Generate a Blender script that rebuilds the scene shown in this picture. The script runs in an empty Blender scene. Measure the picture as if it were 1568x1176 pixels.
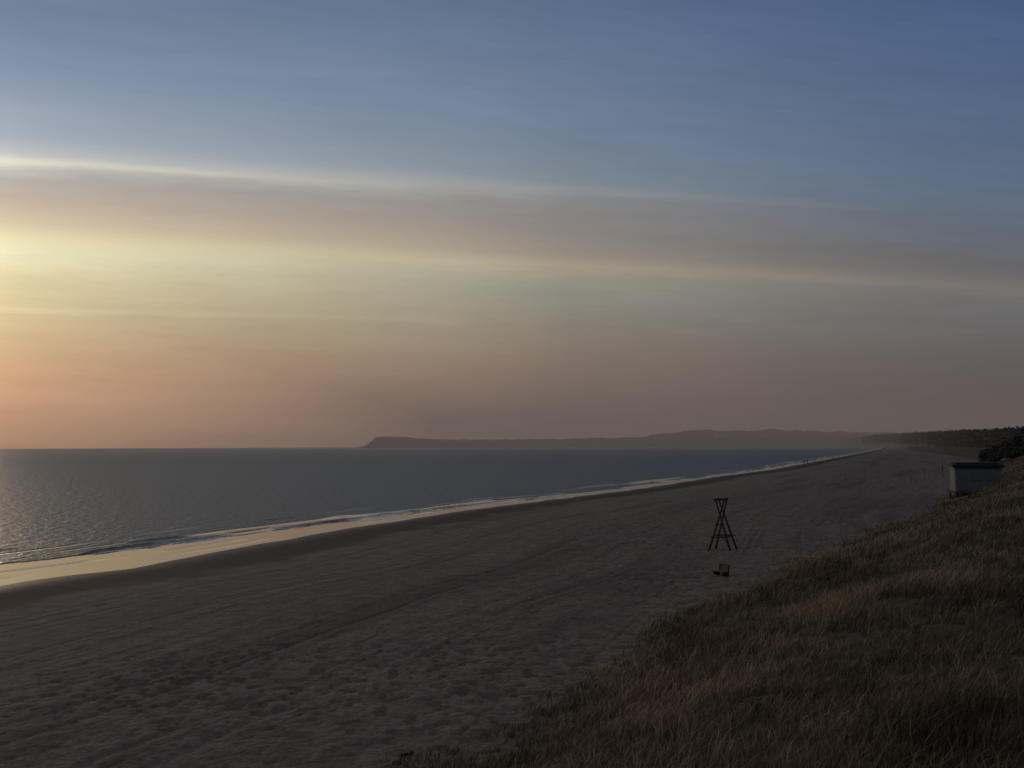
import bpy, math, random
import numpy as np
from mathutils import Vector, Matrix
random.seed(4); rng=np.random.default_rng(7)
scene=bpy.context.scene
COL=scene.collection
scene.view_settings.view_transform='Standard'; scene.view_settings.look='None'
scene.view_settings.exposure=0

# ------------------------------------------------------------ helpers
def lin(c):
    return tuple((v/255/12.92) if v/255<=.04045 else ((v/255+.055)/1.055)**2.4 for v in c)
def hash2(ix,iy,seed):
    n=(ix.astype(np.int64)*374761393+iy.astype(np.int64)*668265263+seed*144665)&0x7fffffff
    n=((n^(n>>13))*1274126177)&0x7fffffff
    return ((n^(n>>16))&0xffff)/65535.0
def vnoise(x,y,seed=0):
    x=np.asarray(x,float);y=np.asarray(y,float)
    ix=np.floor(x);iy=np.floor(y);fx=x-ix;fy=y-iy
    fx=fx*fx*(3-2*fx);fy=fy*fy*(3-2*fy)
    a=hash2(ix,iy,seed);b=hash2(ix+1,iy,seed);c=hash2(ix,iy+1,seed);d=hash2(ix+1,iy+1,seed)
    return (a*(1-fx)+b*fx)*(1-fy)+(c*(1-fx)+d*fx)*fy
def sstep(t):
    t=np.clip(t,0,1); return t*t*(3-2*t)
def catmull(pts,n=3):
    P=[np.array(p,float) for p in pts]; out=[]
    for i in range(len(P)-1):
        p0=P[max(i-1,0)];p1=P[i];p2=P[i+1];p3=P[min(i+2,len(P)-1)]
        for k in range(n):
            t=k/n
            out.append(.5*((2*p1)+(-p0+p2)*t+(2*p0-5*p1+4*p2-p3)*t*t+(-p0+3*p1-3*p2+p3)*t**3))
    out.append(P[-1]); return np.array(out)
def sdist(px,py,poly):
    best=np.full(px.shape,1e18);sg=np.ones(px.shape)
    for i in range(len(poly)-1):
        ax,ay=poly[i];bx,by=poly[i+1];dx=bx-ax;dy=by-ay
        qx=px-ax;qy=py-ay
        t=np.clip((qx*dx+qy*dy)/(dx*dx+dy*dy),0,1)
        d2=(qx-t*dx)**2+(qy-t*dy)**2
        m=d2<best
        best=np.where(m,d2,best)
        sg=np.where(m,np.where(dx*qy-dy*qx>0,-1.0,1.0),sg)
    return np.sqrt(best)*sg
def mesh_np(name,verts,faces,mat,attrs=None,smooth=False,parent=None):
    me=bpy.data.meshes.new(name); k=faces.shape[1]
    me.vertices.add(len(verts)); me.vertices.foreach_set('co',np.ascontiguousarray(verts,dtype=np.float32).ravel())
    me.loops.add(faces.size); me.loops.foreach_set('vertex_index',np.ascontiguousarray(faces,dtype=np.int32).ravel())
    me.polygons.add(len(faces)); me.polygons.foreach_set('loop_start',np.arange(0,faces.size,k,dtype=np.int32))
    me.polygons.foreach_set('loop_total',np.full(len(faces),k,dtype=np.int32))
    me.update(calc_edges=True)
    me.polygons.foreach_set('use_smooth',np.full(len(faces),smooth,dtype=bool))
    for an,av in (attrs or {}).items():
        a=me.attributes.new(an,'FLOAT','POINT'); a.data.foreach_set('value',np.ascontiguousarray(av,dtype=np.float32).ravel())
    me.materials.append(mat)
    ob=bpy.data.objects.new(name,me); COL.objects.link(ob)
    if parent: ob.parent=parent
    return ob
class NT:
    def __init__(s,nt): s.nt=nt
    def n(s,typ,ins=None,**kw):
        nd=s.nt.nodes.new(typ)
        for k,v in kw.items(): setattr(nd,k,v)
        for k,v in (ins or {}).items():
            if isinstance(v,bpy.types.NodeSocket): s.nt.links.new(v,nd.inputs[k])
            else: nd.inputs[k].default_value=v
        return nd
    def m(s,op,a,b=0.0,c=0.0,clamp=False):
        nd=s.n('ShaderNodeMath',operation=op,use_clamp=clamp)
        for i,v in enumerate((a,b,c)):
            if isinstance(v,bpy.types.NodeSocket): s.nt.links.new(v,nd.inputs[i])
            else: nd.inputs[i].default_value=v
        return nd.outputs[0]
    def mix(s,f,a,b,blend='MIX'):
        nd=s.n('ShaderNodeMix',data_type='RGBA',blend_type=blend)
        for i,v in ((0,f),(6,a),(7,b)):
            if isinstance(v,bpy.types.NodeSocket): s.nt.links.new(v,nd.inputs[i])
            else: nd.inputs[i].default_value=v if i==0 else (tuple(v)+(1,))[:4]
        return nd.outputs[2]
    def rng(s,v,a,b,c=0.0,d=1.0,smooth=True):
        nd=s.n('ShaderNodeMapRange',interpolation_type='SMOOTHSTEP' if smooth else 'LINEAR')
        s.nt.links.new(v,nd.inputs[0])
        for i,x in zip((1,2,3,4),(a,b,c,d)): nd.inputs[i].default_value=x
        return nd.outputs[0]
    def noise(s,vec,scale,detail=3,rough=.5):
        return s.n('ShaderNodeTexNoise',{'Vector':vec,'Scale':scale,'Detail':detail,'Roughness':rough}).outputs[0]
def newmat(name):
    m=bpy.data.materials.new(name); m.use_nodes=True
    t=NT(m.node_tree); b=m.node_tree.nodes['Principled BSDF']
    return m,t,b
def simple(name,col,rough=.8,var=.25,scale=8.0):
    m,t,b=newmat(name)
    tc=t.n('ShaderNodeTexCoord').outputs['Object']
    n=t.noise(tc,scale,4)
    c=t.mix(n,tuple(v*(1-var) for v in col),tuple(v*(1+var) for v in col))
    m.node_tree.links.new(c,b.inputs['Base Color']); b.inputs['Roughness'].default_value=rough
    b.inputs['Specular IOR Level'].default_value=.25
    return m

# ------------------------------------------------------------ layout of the coast (metres)
SHORE=catmull([(-5000,-20000),(-400,-2000),(-130,-300),(-60,0),(-44,43),(-35.6,68.5),(-30.4,78.3),(-27.8,86.6),(-24.7,97),
 (-20.7,110),(-15.3,125),(-8,143.5),(1.75,164.5),(14.6,189.7),(32.7,228),(63.6,303),(100,381),(162,536),
 (306,894),(750,2015),(1500,4000),(1640,4700),(1350,5300),(700,5800),(0,6200),(-600,6450),(-960,6560),(-1000,6900),(-600,7600),(3000,12000),(12000,20000)],2)
FOOT=np.array([(-3000,-14000),(-90,-250),(-20,-40),(-12,-5),(-8,10),(-3.4,24),(1.7,35.7),(9.8,51.7),(26,81),(43,110),(71,160),(122,260),(195,400),
 (345,800),(590,1500),(1080,2700),(1650,4100),(1900,5000),(1400,5600),(700,6000),(3000,13000),(12000,22000)],float)
def foot_e(x,y): return sdist(x,y,FOOT)+2.4*(vnoise(x/9+50,y/9,3)-.5)+1.2*(vnoise(x/2.7,y/2.7,5)-.5)
def height(x,y,d=None,e=None):
    if d is None: d=sdist(x,y,SHORE)
    if e is None: e=foot_e(x,y)
    d2=d+1.2*(vnoise(x/6,y/6,9)-.5)
    z=np.interp(d2,[-3000,-200,-60,-15,0,4,12,30,60],[-9,-5,-2,-.4,0,.2,.65,1.3,1.5])
    up=sstep((d-14)/20)
    z=z+up*(.20*(vnoise(x/7,y/7,1)-.5)+.07*(vnoise(x/1.7,y/1.7,2)-.5))
    # trodden sand: small hollows, deeper on the upper beach
    tr_=sstep((d-16)/22)*(.30+.70*sstep((vnoise(x/12,y/12,81)+d/70-.9)/.35))
    hol=vnoise(x/.27,y/.27,82)*vnoise(x/.33+3,y/.33,83)
    z=z-tr_*.125*sstep((hol-.25)/.28)
    # tyre ruts running along the beach
    for dc,sd_ in ((17.,1),(24.,2),(33.,3),(38.,4)):
        for ww in (-.85,.85):
            u=(d-dc-2.2*(vnoise(y/30,y*0,90+sd_)-.5)-ww)/.2
            z=z-.05*np.exp(-u*u)*(y<320)
    S=sstep(e/14)
    z=z+S*(3.6*(.8+.4*vnoise(x/28,y/28,11)))+S*(1.1*(vnoise(x/8,y/8,12)-.5)+.5*(vnoise(x/2.6,y/2.6,13)-.5))
    return z
def gz(x,y): return float(height(np.array([float(x)]),np.array([float(y)]))[0])

# ------------------------------------------------------------ materials
sand,t,b=newmat('beach_sand')
pos=t.n('ShaderNodeNewGeometry').outputs['Position']
D=t.n('ShaderNodeAttribute',attribute_name='shore_d').outputs['Fac']
E=t.n('ShaderNodeAttribute',attribute_name='dune_e').outputs['Fac']
nb=t.noise(pos,.12,4); nm=t.noise(pos,.9,4,.6); nf=t.noise(pos,4.5,3,.6)
Dn=t.m('ADD',D,t.m('MULTIPLY',t.m('SUBTRACT',nb,.5),9.0))
dry=t.rng(Dn,9.5,13.5)
drycol=t.mix(t.rng(nm,.3,.7),(.175,.153,.129),(.265,.234,.199))
drycol=t.mix(t.rng(nf,.42,.7,0,.55),drycol,(.105,.091,.077))  # dark mottle of damp sand, also standing in for shade in footprints
# damp streaks and vehicle tracks that follow the waterline
ys=t.n('ShaderNodeSeparateXYZ',{0:pos}).outputs[1]
vs=t.n('ShaderNodeCombineXYZ',{0:t.m('MULTIPLY',D,.16),1:t.m('MULTIPLY',ys,.012),2:0.0}).outputs[0]
st=t.noise(vs,1.0,5,.6)
drycol=t.mix(t.rng(st,.48,.68,0,.65),drycol,(.10,.087,.076))
vs2=t.n('ShaderNodeCombineXYZ',{0:t.m('MULTIPLY',D,1.6),1:t.m('MULTIPLY',ys,.03),2:0.0}).outputs[0]
st2=t.noise(vs2,1.0,3,.6)
drycol=t.mix(t.rng(st2,.54,.66,0,.55),drycol,(.095,.082,.071))
wetcol=t.mix(nm,(.058,.047,.039),(.095,.078,.065))
c=t.mix(dry,wetcol,drycol)
En=t.m('ADD',E,t.m('MULTIPLY',t.m('SUBTRACT',nm,.5),5.0))
dn=t.rng(En,0.0,4.0,0,1)
dcol=t.mix(nm,(.06,.046,.03),(.15,.115,.077))
c=t.mix(dn,c,dcol)
sand.node_tree.links.new(c,b.inputs['Base Color'])
sand.node_tree.links.new(t.rng(D,0.2,6,.5,.95),b.inputs['Roughness'])
b.inputs['Specular IOR Level'].default_value=.15
foots=t.rng(t.m('ADD',D,t.m('MULTIPLY',nb,20.0)),22,48)
hgt=t.m('MULTIPLY',t.noise(pos,2.8,4,.6),t.m('MULTIPLY_ADD',foots,.22,.03))
bp=t.n('ShaderNodeBump',{'Height':hgt,'Strength':1.0,'Distance':1.0})
sand.node_tree.links.new(bp.outputs[0],b.inputs['Normal'])

sea,t,b=newmat('sea_water')
pos=t.n('ShaderNodeNewGeometry').outputs['Position']
R=t.n('ShaderNodeAttribute',attribute_name='ripple').outputs['Fac']
FO=t.n('ShaderNodeAttribute',attribute_name='foam').outputs['Fac']
mp=t.n('ShaderNodeMapping',{0:pos,2:(0,0,math.radians(20)),3:(1.0,.55,1)}).outputs[0]
w1=t.noise(mp,.75,3,.6); w2=t.noise(mp,2.8,3,.6); w3=t.noise(mp,.03,3,.5)
h=t.m('ADD',t.m('MULTIPLY',w1,.72),t.m('MULTIPLY',w2,.16))
h=t.m('MULTIPLY',h,t.m('MULTIPLY_ADD',R,1.0,.010))
bp=t.n('ShaderNodeBump',{'Height':h,'Strength':1.0,'Distance':1.0})
sea.node_tree.links.new(bp.outputs[0],b.inputs['Normal'])
c=t.mix(R,(.26,.22,.16),t.mix(w3,(.046,.068,.086),(.064,.088,.108)))  # pale sandy-shallows base also stands in for reflected sky in calm water
fm=t.m('MULTIPLY',FO,t.rng(t.noise(pos,2.2,4,.7),.42,.58))
c=t.mix(fm,c,(.50,.50,.48))
sea.node_tree.links.new(c,b.inputs['Base Color'])
sea.node_tree.links.new(t.m('MAXIMUM',t.m('MULTIPLY_ADD',R,.40,.04),t.m('MULTIPLY',fm,.8)),b.inputs['Roughness'])
b.inputs['IOR'].default_value=1.34

grassm,t,b=newmat('marram_grass_straw')
T=t.n('ShaderNodeAttribute',attribute_name='tone').outputs['Fac']
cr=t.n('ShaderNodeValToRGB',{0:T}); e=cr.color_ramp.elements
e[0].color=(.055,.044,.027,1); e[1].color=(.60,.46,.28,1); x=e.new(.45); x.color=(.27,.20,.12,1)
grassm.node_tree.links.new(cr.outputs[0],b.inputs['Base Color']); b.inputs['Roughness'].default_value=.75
b.inputs['Specular IOR Level'].default_value=.15

forestm=simple('pine_foliage',(.11,.10,.08),.9,.5,.3)
hillm=simple('hazy_woodland',(.17,.145,.13),1,.2,.006)  # woodland colour paled and tinted to paint in distance haze
hillm2=simple('hazy_wooded_hill',(.13,.115,.10),1,.2,.01)  # base colour raised so haze on the far ridge is painted in
wood=simple('weathered_timber',(.06,.047,.036),.8,.35,6)
woodl=simple('bench_timber',(.11,.095,.08),.7,.3,6)
metal=simple('galvanised_post',(.12,.12,.12),.6,.2,5)
white=simple('painted_boards',(.19,.205,.21),.7,.2,3)
roofm=simple('roofing_felt',(.035,.042,.045),.7,.3,3)
shut=simple('shutter_paint',(.15,.165,.17),.6,.1,3)
netm=simple('net_cord',(.08,.08,.09),.8,.1,3)

# ------------------------------------------------------------ terrain + sea sheets
def geo(a,b_,q):
    n=int(math.log(b_/a)/math.log(q)); return list(a*(b_/a)**(np.arange(n)/n))
rings=np.array([.5,1.5]+geo(3,18,1.03)+geo(18,420,1.0045)+geo(420,11500,1.03)+[11500.])
ang=np.radians(np.concatenate([np.arange(-180,-33,3.0),np.arange(-33,33,.1),np.arange(33,180,3.0)]))
nr,na=len(rings),len(ang)
RR,AA=np.meshgrid(rings,ang,indexing='ij')
GX=(RR*np.sin(AA)).ravel(); GY=(RR*np.cos(AA)).ravel()
dS=sdist(GX,GY,SHORE); eF=foot_e(GX,GY)
Z=height(GX,GY,dS,eF)
i=np.arange(nr-1)[:,None]; j=np.arange(na)[None,:]; j2=(j+1)%na
quads=np.stack([i*na+j+0*i,i*na+j2,(i+1)*na+j2,(i+1)*na+j],-1).reshape(-1,4)
terrain=mesh_np('beach_ground',np.stack([GX,GY,Z],1),quads,sand,{'shore_d':dS,'dune_e':eF},True)
# sea
off=-dS
w=3.4+11.5*np.exp(-(np.maximum(GY,40)-66)/48)
along=GY+.35*GX
ragged=4.0*(vnoise(along/9+9,off/4,21)-.5)+2.0*(vnoise(along/2.5,off/1.0,22)-.5)
ripple=sstep((off-w-ragged)/1.6)
lines=sstep((vnoise(along/20,off/1.7+.02*along,23)-.56)/.2)*sstep((w+14-off)/9)
ripple=ripple*(1-.9*lines)
FOAM=np.zeros_like(off)
def ridge(o,amp,wd,seed,pl,fo=0.0):
    global FOAM
    cen=o+1.8*(vnoise(along/14,along*0,seed)-.5)+.7*(vnoise(along/3.1,along*0,seed+1)-.5)
    a=sstep((vnoise(along/pl,along*0,seed+2)-.45)/.25)
    u=(off-cen)/wd
    FOAM=np.maximum(FOAM,fo*a*np.exp(-((off-cen+.9*wd)/(.8*wd))**2))
    return amp*a*np.exp(-np.where(u<0,(u*1.9)**2,u*u))
ZW=ridge(w+.3,.26,.7,31,10,.35)+ridge(w*.5,.07,.5,41,6,.0)+ridge(w*.22,.05,.4,45,6,.15)+ridge(w+4.5,.18,.8,51,9,.2)+ridge(w+11,.12,1.0,57,12,.0)+.02*ripple*(vnoise(GX/3,GY/2,61)-.5)
keep=(off>-6)[quads].any(1)
sea_ob=mesh_np('sea_water',np.stack([GX,GY,ZW*(off>-1)],1),quads[keep],sea,{'ripple':ripple,'foam':FOAM*(off>-.5)},True)

# ------------------------------------------------------------ marram grass
def grass():
    NT_=68000; r0,r1=6.,340.
    u=rng.random(NT_); r=(r0**.6+u*(r1**.6-r0**.6))**(1/.6)
    a=np.radians(rng.uniform(-50,58,NT_)); x=r*np.sin(a); y=r*np.cos(a)
    e=foot_e(x,y); patch=vnoise(x/3.3,y/3.3,71)*.6+vnoise(x/1.1,y/1.1,72)*.4
    ok=(e>.3)&(rng.random(NT_)<sstep((e+1.5)/4.5)*(.25+1.2*sstep((patch-.25)/.4)))
    x,y,r,patch,e=x[ok],y[ok],r[ok],patch[ok],e[ok]
    nb=13; n=len(x)
    big=vnoise(x/7,y/7,73)
    th=(.26+.46*patch+.2*rng.random(n))*(.7+.6*big)*(.6+.4*sstep(e/4))
    tt=-.12+1.25*(vnoise(x/7,y/7,74)*.5+.5*vnoise(x/1.7,y/1.7,75))+.35*(rng.random(n)-.5)+.16*sstep((16-e)/14)
    X=np.repeat(x,nb);Y=np.repeat(y,nb);Rr=np.repeat(r,nb);H=np.repeat(th,nb)*rng.uniform(.5,1.1,n*nb);TT=np.repeat(tt,nb)
    sp=.12+.0026*Rr
    X=X+rng.normal(0,1,n*nb)*sp;Y=Y+rng.normal(0,1,n*nb)*sp
    Zb=height(X,Y)-.03
    la=rng.uniform(0,2*math.pi,n*nb); lm=rng.uniform(.1,.8,n*nb)*H
    lx=np.cos(la)*lm+.30*H; ly=np.sin(la)*lm-.05*H
    wa=rng.uniform(0,math.pi,n*nb); wd=(.004+.00038*Rr)
    wx=np.cos(wa)*wd; wy=np.sin(wa)*wd*.6
    V=np.empty((n*nb,5,3))
    V[:,0]=np.stack([X-wx,Y-wy,Zb],1);V[:,1]=np.stack([X+wx,Y+wy,Zb],1)
    V[:,2]=np.stack([X+lx*.35-wx*.8,Y+ly*.35-wy*.8,Zb+H*.58],1);V[:,3]=np.stack([X+lx*.35+wx*.8,Y+ly*.35+wy*.8,Zb+H*.58],1)
    V[:,4]=np.stack([X+lx,Y+ly,Zb+H*.9],1)
    base=(np.arange(n*nb)*5)[:,None]
    F=np.concatenate([base+[0,1,3],base+[0,3,2],base+[2,3,4]])
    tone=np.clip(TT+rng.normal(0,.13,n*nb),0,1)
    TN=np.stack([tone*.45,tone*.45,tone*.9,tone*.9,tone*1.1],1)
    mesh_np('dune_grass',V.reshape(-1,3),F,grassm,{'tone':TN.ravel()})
grass()

# ------------------------------------------------------------ hills and woods
def ridge_mesh(name,pts,mat,depth,rough,seed,n=900):
    P=np.array([(q*y,y,z) for q,y,z in pts]); s=np.linspace(0,len(P)-1,n)
    L=np.stack([np.interp(s,np.arange(len(P)),P[:,k]) for k in range(3)],1)
    dirr=L[:,:2]/np.linalg.norm(L[:,:2],axis=1)[:,None]
    dist=L[:,0]
    prof=[(0,-.02),(.04,.35),(.12,.7),(.25,.93),(.4,1.0),(.7,.8),(1.0,.0)]
    V=[]
    for k,(o,hh) in enumerate(prof):
        q=L[:,:2]+dirr*depth*o
        nz=rough*(vnoise(dist/(rough*5),dist*0+k*3.3,seed)-.5+.6*(vnoise(dist/(rough*1.6),dist*0+k*7.7,seed+1)-.5))*(hh>.3)
        V.append(np.stack([q[:,0],q[:,1],L[:,2]*hh+nz],1))
    V=np.stack(V,0); m=len(prof); ii=np.arange(m-1)[:,None]; jj=np.arange(n-1)[None,:]
    F=np.stack([ii*n+jj,ii*n+jj+1,(ii+1)*n+jj+1,(ii+1)*n+jj],-1).reshape(-1,4)
    return mesh_np(name,V.reshape(-1,3),F,mat,None,True)
ridge_mesh('headland_hills',[(-.160,6600,-2),(-.152,6600,8),(-.1455,6600,35),(-.1395,6590,68),(-.134,6590,80),(-.1222,6570,78),(-.0956,6500,64),(-.0558,6350,53),(.0106,6100,52),
 (.077,5900,56),(.1335,5750,61),(.183,5500,59),(.276,5100,55),(.382,4600,52),(.45,4300,50)],hillm,500,7,100)
ridge_mesh('distant_hills',[(.125,6300,40),(.1335,6300,70),(.150,6300,90),(.17,6300,100),(.1965,6300,112),(.2198,6300,101),(.243,6300,104),(.266,6300,113),(.296,6300,101),(.3426,6300,93),(.3825,6300,88),(.44,6300,95),(.6,6300,120)],hillm,500,11,110)
WOODS=[(.34,4150,36),(.355,4000,45),(.368,3700,47),(.378,3400,45),(.392,2900,42),(.4056,2300,37),(.4226,1800,33),(.4425,1500,30),(.462,1250,28),(.49,1000,25),(.53,800,24),(.62,650,24),(.8,500,24),(1.4,330,24)]
ridge_mesh('wooded_ridge',[(q,y,z-5) for q,y,z in WOODS],hillm2,260,5,120)
def trees(name,xs,ys,zt,hs,rs,ntri,mat):
    n=len(xs)
    tier=rng.random((n,ntri)); ph=rng.random((n,1))*6.28
    aa=rng.random((n,ntri))*6.28
    prof=np.sin(np.clip(tier*1.05+.08,0,1)*math.pi)**.6*(1+.3*np.sin(3*aa+ph+tier*9))
    rad=rs[:,None]*prof*np.sqrt(rng.random((n,ntri)))
    cx=xs[:,None]+rad*np.cos(aa); cy=ys[:,None]+rad*np.sin(aa); cz=zt[:,None]-hs[:,None]*.68*(1-tier)
    sz=rs[:,None]*rng.uniform(.12,.34,(n,ntri))
    tri=rng.normal(0,1,(n,ntri,3,3)); tri[...,2]*=.6
    C=np.stack([cx,cy,cz],-1)[:,:,None,:]+tri*sz[:,:,None,None]
    V=C.reshape(-1,3); F=np.arange(len(V)).reshape(-1,3)
    tv=[];tf=[]
    def prism(p,q,r0,r1):
        k=sum(len(a_) for a_ in tv)+len(V)
        an=np.array([0,2.1,4.2])
        A=np.stack([p[:,0:1]+r0[:,None]*np.cos(an),p[:,1:2]+r0[:,None]*np.sin(an),np.repeat(p[:,2:3],3,1)],-1)
        B=np.stack([q[:,0:1]+r1[:,None]*np.cos(an),q[:,1:2]+r1[:,None]*np.sin(an),np.repeat(q[:,2:3],3,1)],-1)
        tv.append(np.concatenate([A,B],1).reshape(-1,3))
        b0=k+np.arange(n)[:,None]*6
        for s_ in ([0,1,4],[0,4,3],[1,2,5],[1,5,4],[2,0,3],[2,3,5]): tf.append(b0+s_)
    P0=np.stack([xs,ys,zt-hs],1); P1=np.stack([xs,ys,zt-hs*.15],1)
    prism(P0,P1,hs*.018,hs*.005)
    for sgn in (1,-1):
        m0=np.stack([xs,ys,zt-hs*.55],1); m1=m0+np.stack([sgn*rs*.7,rs*.2*sgn,hs*.15],1)
        prism(m0,m1,hs*.007,hs*.003)
    V=np.concatenate([V]+tv); F=np.concatenate([F]+tf)
    return mesh_np(name,V,F,mat)
W=np.array([(q*y,y,z) for q,y,z in WOODS])
n=3000; s=rng.random(n)**.85*(len(W)-2)+1
L=np.stack([np.interp(s,np.arange(len(W)),W[:,k]) for k in range(3)],1)
o=rng.uniform(-15,110,n); dr=L[:,:2]/np.linalg.norm(L[:,:2],axis=1)[:,None]
hs=rng.uniform(13,20,n)
trees('pine_forest',L[:,0]+dr[:,0]*o,L[:,1]+dr[:,1]*o,L[:,2]*(.62+.38*sstep((o+15)/70))+rng.uniform(-3,1.5,n),hs,hs*.28,45,forestm)
NW=np.array([(.475*385,385,6),(.492*375,375,8),(.508*365,365,11),(.525*350,350,15),(.56*330,330,17.5),(.7*290,290,20),(1.1*220,220,20)])
n=480; s=rng.random(n)*(len(NW)-1)
L=np.stack([np.interp(s,np.arange(len(NW)),NW[:,k]) for k in range(3)],1)
o=rng.uniform(-4,45,n); dr=L[:,:2]/np.linalg.norm(L[:,:2],axis=1)[:,None]
zt=L[:,2]*(.72+.28*sstep((o+4)/25))+rng.uniform(-1.5,.8,n); hs=np.maximum(zt-4.0,3)
trees('pine_grove',L[:,0]+dr[:,0]*o,L[:,1]+dr[:,1]*o,zt,hs,np.minimum(hs*.33,3.6),150,forestm)

# ------------------------------------------------------------ small builders
def empty(name,loc=(0,0,0),rz=0):
    e=bpy.data.objects.new(name,None); COL.objects.link(e); e.location=loc; e.rotation_euler[2]=rz; e.empty_display_size=.3; return e
def box(name,par,size,loc,mat,rot=(0,0,0),bev=.01):
    import bmesh
    bm=bmesh.new(); bmesh.ops.create_cube(bm,size=1)
    bmesh.ops.scale(bm,vec=size,verts=bm.verts)
    if bev: bmesh.ops.bevel(bm,geom=bm.edges[:],offset=bev,segments=1,affect='EDGES')
    me=bpy.data.meshes.new(name); bm.to_mesh(me); bm.free(); me.materials.append(mat)
    o=bpy.data.objects.new(name,me); COL.objects.link(o); o.location=loc; o.rotation_euler=rot; o.parent=par; return o
def pole(name,par,p,q,r0,r1,mat,seg=9):
    import bmesh
    p=Vector(p);q=Vector(q);L=(q-p).length
    bm=bmesh.new(); bmesh.ops.create_cone(bm,cap_ends=True,segments=seg,radius1=r0,radius2=r1,depth=L)
    me=bpy.data.meshes.new(name); bm.to_mesh(me); bm.free(); me.materials.append(mat)
    for f in me.polygons: f.use_smooth=len(f.vertices)==4
    o=bpy.data.objects.new(name,me); COL.objects.link(o); o.parent=par
    o.location=(p+q)/2; o.rotation_mode='QUATERNION'; o.rotation_quaternion=(q-p).to_track_quat('Z','Y'); return o

# wooden trestle on the beach: two crossed-pole A-frames joined by beams
tx,ty=16.3,77.2
tr=empty('wooden_swing_frame',(tx,ty,gz(tx,ty)))
k=.0513
A=[((-25*k,-.7,-.3),(4*k,-.45,4.05)),((11*k,-.7,-.3),(-11*k,-.45,4.05))]
B=[((-8*k,.8,-.3),(11*k,.45,4.05)),((27*k,.6,-.3),(-3*k,.45,4.05))]
for q,(p,s_) in enumerate(A+B): pole('leg_%d'%(q+1),tr,p,s_,.08,.065,wood)
pole('top_beam',tr,(-13*k,-.5,3.93),(12*k,.5,3.97),.08,.08,wood)
pole('top_beam_back',tr,(-7*k,-.35,4.0),(11*k,.6,3.80),.05,.05,wood)
pole('crossbar_front',tr,(-20*k,-.68,1.08),(8*k,-.68,1.08),.055,.055,wood)
pole('crossbar_back',tr,(-5*k,.70,1.14),(23*k,.58,1.10),.055,.055,wood)
pole('side_bar_left',tr,(-19*k,-.7,1.12),(-4*k,.75,1.12),.045,.045,wood)
pole('side_bar_right',tr,(8*k,-.7,1.12),(23*k,.65,1.10),.045,.045,wood)
pole('brace_1',tr,(-13*k,-.6,2.0),(6*k,.62,2.0),.04,.04,wood)
pole('brace_2',tr,(9*k,-.68,.35),(-4*k,.7,1.5),.04,.04,wood)
# bench
bx,by=12.95,61.8
be=empty('wooden_bench',(bx,by,gz(bx,by)-.06),math.radians(-62))
for q in range(5): box('seat_slat_%d'%q,be,(1.0,.10,.035),(0,-.24+q*.115,.40),woodl)
for q in range(3): box('back_slat_%d'%q,be,(1.0,.03,.12),(0,.26+q*.03,.50+q*.14),woodl,(math.radians(-12),0,0))
for sx in (-.42,.42):
    box('front_leg_%d'%(sx>0),be,(.08,.08,.52),(sx,-.2,.15),wood); box('back_leg_%d'%(sx>0),be,(.08,.08,.9),(sx,.24,.34),wood,(math.radians(-8),0,0))
    box('side_panel_%d'%(sx>0),be,(.04,.42,.26),(sx,.02,.24),wood)
# beach hut
hx,hy=65.6,140.0
hut=empty('beach_hut',(hx,hy,0),math.radians(-14)); zb=2.9
box('walls',hut,(6.0,4.0,3.5),(0,0,zb+1.75),white)
for q in range(21): box('board_batten_%d'%q,hut,(.05,.03,3.0),(-2.9+q*.29,-2.016,zb+1.6),white,bev=0)
box('roof',hut,(6.8,4.9,.28),(0,0,zb+3.65),roofm,(0,0,0),.04)
box('roof_top',hut,(5.7,3.7,.28),(0,0,zb+3.92),roofm,(0,0,0),.12)
box('fascia',hut,(6.5,.06,.25),(0,-2.25,zb+3.38),roofm)
box('door',hut,(.95,.06,2.1),(-1.9,-2.07,zb+1.2),shut)
for q in (-.2,1.7): box('shutter_%d'%(q>0),hut,(1.3,.06,1.1),(q,-2.07,zb+2.1),shut)
box('deck',hut,(6.6,6.0,.25),(0,-.5,zb-.1),wood)
for sx in (-3,0,3):
    for sy in (-3,2): box('stilt',hut,(.2,.2,3),(sx,sy,zb-1.6),wood)
# flagpole
fx,fy=104.6,240.; f0=empty('flagpole',(fx,fy,gz(fx,fy)))
pole('mast',f0,(0,0,-.5),(0,0,10.6),.07,.035,metal); pole('truck',f0,(0,0,10.6),(0,0,10.75),.08,.03,metal); box('base',f0,(.5,.5,.5),(0,0,.05),metal)
# volleyball posts with their nets
def vball(p,q):
    z=gz(*p); v=empty('volleyball_net',(p[0],p[1],z)); dx,dy=q[0]-p[0],q[1]-p[1]
    pole('post_1',v,(0,0,-.4),(0,0,2.7),.06,.05,metal); pole('post_2',v,(dx,dy,-.4),(dx,dy,2.7),.06,.05,metal)
    for zz in (1.5,2.45): pole('net_cord',v,(0,0,zz),(dx,dy,zz),.008,.008,netm,4)
    for zz in (1.75,2.0,2.25): pole('net_line',v,(0,0,zz),(dx,dy,zz),.003,.003,netm,4)
    for s_ in range(1,24): pole('net_mesh',v,(dx*s_/24,dy*s_/24,1.5),(dx*s_/24,dy*s_/24,2.45),.003,.003,netm,4)
vball((75.0,222.),(82.5,231.)); vball((87.2,216.),(93.5,224.))
# driftwood
dw=empty('driftwood',(-2.75,26.4,gz(-2.75,26.4)),.4)
pole('log',dw,(-.22,0,.02),(.16,.05,.05),.045,.03,wood); pole('branch',dw,(.0,0,.03),(.12,.15,.1),.02,.008,wood)
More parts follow.
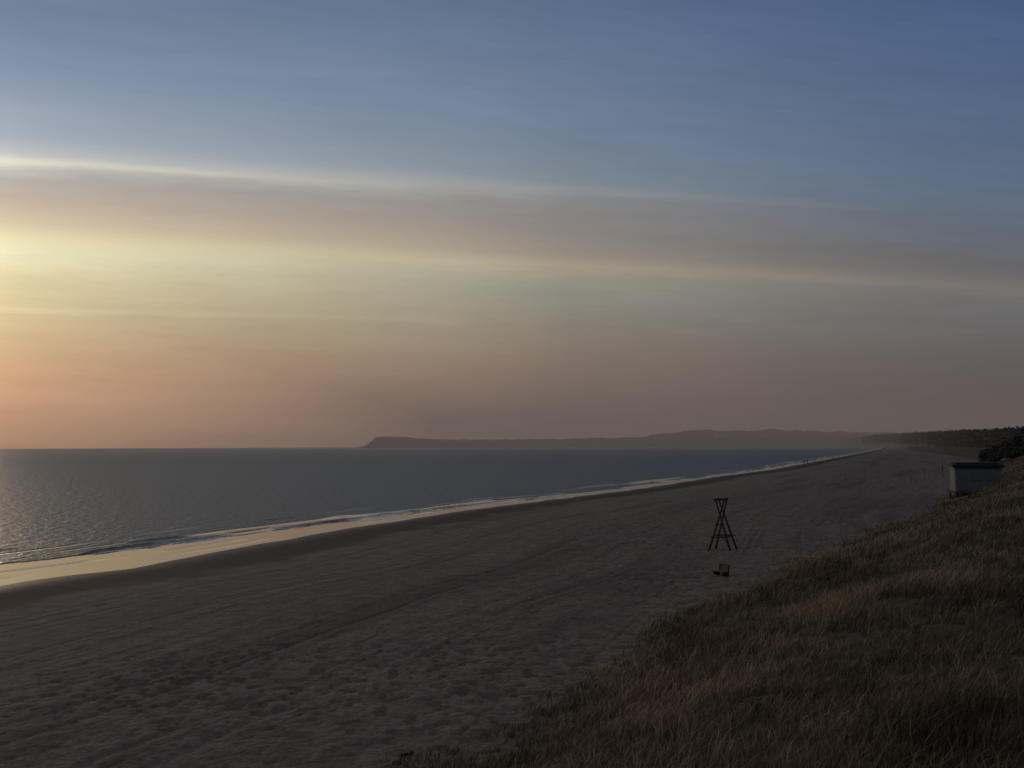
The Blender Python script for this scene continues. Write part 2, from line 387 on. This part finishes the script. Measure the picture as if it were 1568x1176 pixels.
# far white hotel on the hills
ht=empty('hotel_building',(.212*5330,5330,0))
box('walls',ht,(42,14,17),(0,0,64),simple('white_render',(.8,.78,.76),.8,.05,.1),bev=0)
box('roof',ht,(44,16,2.5),(0,0,73.8),roofm,bev=.5)
for q in range(7): box('window_row',ht,(2.6,.4,7),(-15+q*5,-7.15,64),roofm,bev=0)
# people walking at the waterline
def person(loc,rz,ph,coat,trs):
    z=gz(*loc); root=empty('person',(loc[0],loc[1],z),rz)
    V=[(0,0,.95),(0,.01,1.15),(0,.02,1.36),(0,.03,1.50),
       (.10,0,.90),(.11,.16*ph,.50),(.11,.26*ph,.08),(.11,.26*ph+.16,.03),
       (-.10,0,.90),(-.11,-.10*ph,.49),(-.11,-.32*ph,.12),(-.11,-.32*ph+.15,.03),
       (.20,.02,1.39),(.25,-.10*ph,1.13),(.25,-.12*ph+.12,.88),(.25,-.12*ph+.16,.79),
       (-.20,.02,1.39),(-.25,.10*ph,1.13),(-.25,.16*ph+.1,.89),(-.25,.18*ph+.13,.80)]
    E_=[(0,1),(1,2),(2,3),(0,4),(4,5),(5,6),(6,7),(0,8),(8,9),(9,10),(10,11),(2,12),(12,13),(13,14),(14,15),(2,16),(16,17),(17,18),(18,19)]
    R_=[.17,.16,.18,.06,.11,.075,.055,.05,.11,.075,.055,.05,.09,.06,.048,.04,.09,.06,.048,.04]
    me=bpy.data.meshes.new('body'); me.from_pydata(V,E_,[]); ob=bpy.data.objects.new('body',me); COL.objects.link(ob); ob.parent=root
    ob.modifiers.new('s','SKIN'); ob.modifiers.new('u','SUBSURF').render_levels=2
    for q,r in enumerate(R_): me.skin_vertices[0].data[q].radius=(r,r*.8)
    me.skin_vertices[0].data[0].use_root=True
    m,t,b=newmat('clothes'); zz=t.n('ShaderNodeSeparateXYZ',{0:t.n('ShaderNodeTexCoord').outputs['Object']}).outputs[2]
    m.node_tree.links.new(t.mix(t.rng(zz,.88,.9),trs,coat),b.inputs['Base Color']); b.inputs['Roughness'].default_value=.9
    me.materials.append(m)
    import bmesh
    bm=bmesh.new(); bmesh.ops.create_uvsphere(bm,u_segments=16,v_segments=12,radius=.5)
    bmesh.ops.scale(bm,vec=(.165,.2,.25),verts=bm.verts)
    for v in bm.verts:
        if abs(v.co.x)<.02 and v.co.y>.08 and -.04<v.co.z<.01: v.co.y+=.02
        if v.co.z<-.05: v.co.x*=.85
    hm=bpy.data.meshes.new('head'); bm.to_mesh(hm); bm.free(); hm.materials.append(simple('skin_and_hair',(.14,.09,.07),.8)); ho=bpy.data.objects.new('head',hm); COL.objects.link(ho); ho.parent=root; ho.location=(0,.04,1.63)
person((141.5,478.),math.radians(-25),1,(.03,.03,.035),(.02,.02,.03))
person((143.2,479.),math.radians(-25),-1,(.04,.03,.03),(.02,.02,.03))

# ------------------------------------------------------------ morning haze lying over the bay
hm=bpy.data.materials.new('morning_haze'); hm.use_nodes=True; nt=hm.node_tree; nt.nodes.clear()
t=NT(nt); SG=1.5e-4; hz=lin((101,91,88))
ab=t.n('ShaderNodeVolumeAbsorption',{'Color':(0,0,0,1),'Density':SG}); em=t.n('ShaderNodeEmission',{'Color':hz+(1,),'Strength':SG})
ad=t.n('ShaderNodeAddShader',{0:ab.outputs[0],1:em.outputs[0]}); o_=t.n('ShaderNodeOutputMaterial'); nt.links.new(ad.outputs[0],o_.inputs['Volume'])
hb=box('haze',None,(7900,10300,330),(-900+3950,700+5150,155),hm,bev=0)

# ------------------------------------------------------------ sky
wd=bpy.data.worlds.new('World'); scene.world=wd; wd.use_nodes=True
t=NT(wd.node_tree); bg=wd.node_tree.nodes['Background']
g=t.n('ShaderNodeTexCoord').outputs['Generated']
sp=t.n('ShaderNodeSeparateXYZ',{0:g}); X,Y,Zc=sp.outputs
den=t.m('MAXIMUM',t.m('ABSOLUTE',t.m('MULTIPLY_ADD',X,-.25,Y)),.05)
s0=t.m('DIVIDE',t.m('MAXIMUM',Zc,0.0),den)
az=t.m('ARCTAN2',X,Y)
cv=t.n('ShaderNodeCombineXYZ',{0:t.m('MULTIPLY',az,2.6),1:t.m('MULTIPLY',s0,18.0),2:0.0}).outputs[0]
n1=t.noise(cv,1.0,4,.55)
cv2=t.n('ShaderNodeCombineXYZ',{0:t.m('MULTIPLY',az,9.0),1:t.m('MULTIPLY',s0,75.0),2:3.0}).outputs[0]
n2=t.noise(cv2,1.0,5,.65)
pert=t.m('MULTIPLY_ADD',t.m('SUBTRACT',n1,.5),.014,t.m('MULTIPLY',t.m('SUBTRACT',n2,.5),.010))
pert=t.m('MULTIPLY',pert,t.rng(s0,0.02,.2))
s1=t.m('ADD',s0,pert)
SC=.6
def ramp(stops):
    cr=t.n('ShaderNodeValToRGB',{0:t.m('DIVIDE',s1,SC)}); el=cr.color_ramp.elements
    stops=sorted(stops)
    el[0].position=stops[0][0]/SC; el[0].color=lin(stops[0][1])+(1,)
    el[1].position=min(1,stops[-1][0]/SC); el[1].color=lin(stops[-1][1])+(1,)
    for p,c in stops[1:-1]:
        x=el.new(p/SC); x.color=lin(c)+(1,)
    return cr.outputs[0]
Lr=ramp([(.0,(160,128,108)),(.0388,(202,157,127)),(.0682,(224,177,137)),(.0975,(230,196,152)),(.122,(232,210,163)),(.1255,(247,226,179)),(.130,(234,214,166)),
 (.1504,(242,224,177)),(.162,(250,236,188)),(.1769,(255,249,206)),(.1916,(250,238,192)),(.206,(230,208,177)),(.2268,(204,187,170)),(.245,(190,183,176)),(.254,(204,200,192)),(.261,(240,234,216)),(.268,(200,203,203)),
 (.2856,(168,178,190)),(.344,(136,151,174)),(.391,(118,134,158)),(.6,(86,105,138))])
Mr=ramp([(.0,(111,98,94)),(.0418,(129,112,102)),(.0883,(143,126,112)),(.1215,(148,140,125)),(.1614,(152,151,138)),(.175,(163,156,139)),(.187,(177,165,144)),(.199,(158,148,135)),
 (.221,(147,140,133)),(.245,(144,139,136)),(.260,(139,141,142)),(.268,(148,152,153)),(.277,(131,142,152)),(.3207,(118,134,154)),(.387,(107,125,149)),(.44,(97,115,143)),(.6,(76,95,127))])
Rr_=ramp([(.0,(78,74,76)),(.0458,(85,81,83)),(.0992,(97,94,95)),(.1526,(106,107,109)),(.172,(111,111,110)),(.1845,(120,116,112)),(.198,(107,105,107)),(.2137,(101,102,107)),(.2366,(98,106,118)),
 (.29,(93,109,130)),(.366,(87,106,134)),(.443,(80,100,133)),(.504,(75,96,131)),(.6,(64,82,117))])
dl=t.m('ABSOLUTE',t.m('ADD',az,.60))
f1=t.m('POWER',t.rng(dl,.12,.66,0,1,False),.66)
f2=t.rng(dl,.50,1.12,0,1,True)
c=t.mix(f2,t.mix(f1,Lr,Mr),Rr_)
c=t.mix(t.rng(dl,1.2,2.8,0,.6),c,(.085,.077,.069))
# unseen grey veil added overhead so the ground light turns less blue
c=t.mix(t.rng(Zc,.46,.72,0,.9),c,(.150,.140,.132))
tx_=t.m('MULTIPLY_ADD',t.m('SUBTRACT',n2,.5),.22,1.0)
tx_=t.m('MULTIPLY',tx_,t.m('MULTIPLY_ADD',t.m('SUBTRACT',n1,.5),.24,1.0))
c=t.n('ShaderNodeVectorMath',{0:c,3:tx_},operation='SCALE').outputs[0]
sunaz=math.radians(-34); sunel=math.radians(6)
ns=t.n('ShaderNodeTexSky',sky_type='NISHITA'); ns.sun_disc=False; ns.sun_elevation=sunel; ns.sun_rotation=sunaz
nn=t.n('ShaderNodeVectorMath',{0:ns.outputs[0],3:.001},operation='SCALE').outputs[0]
c=t.n('ShaderNodeVectorMath',{0:c,1:nn},operation='ADD').outputs[0]
wd.node_tree.links.new(c,bg.inputs[0]); bg.inputs[1].default_value=1.0

sl=bpy.data.lights.new('sun','SUN'); sl.energy=.36; sl.angle=math.radians(12); sl.color=(1,.73,.49)
so=bpy.data.objects.new('sun',sl); COL.objects.link(so)
sd=Vector((math.sin(sunaz)*math.cos(sunel),math.cos(sunaz)*math.cos(sunel),math.sin(sunel)))
so.rotation_mode='QUATERNION'; so.rotation_quaternion=sd.to_track_quat('Z','Y')

# ------------------------------------------------------------ camera
cd=bpy.data.cameras.new('camera'); cd.sensor_width=36; cd.lens=34.58; cd.clip_start=.1; cd.clip_end=60000
co=bpy.data.objects.new('camera',cd); COL.objects.link(co)
co.matrix_world=Matrix.Translation((0,0,9.5))@Matrix.Rotation(math.radians(93.61),4,'X')@Matrix.Rotation(math.radians(-.22),4,'Z')
scene.camera=co
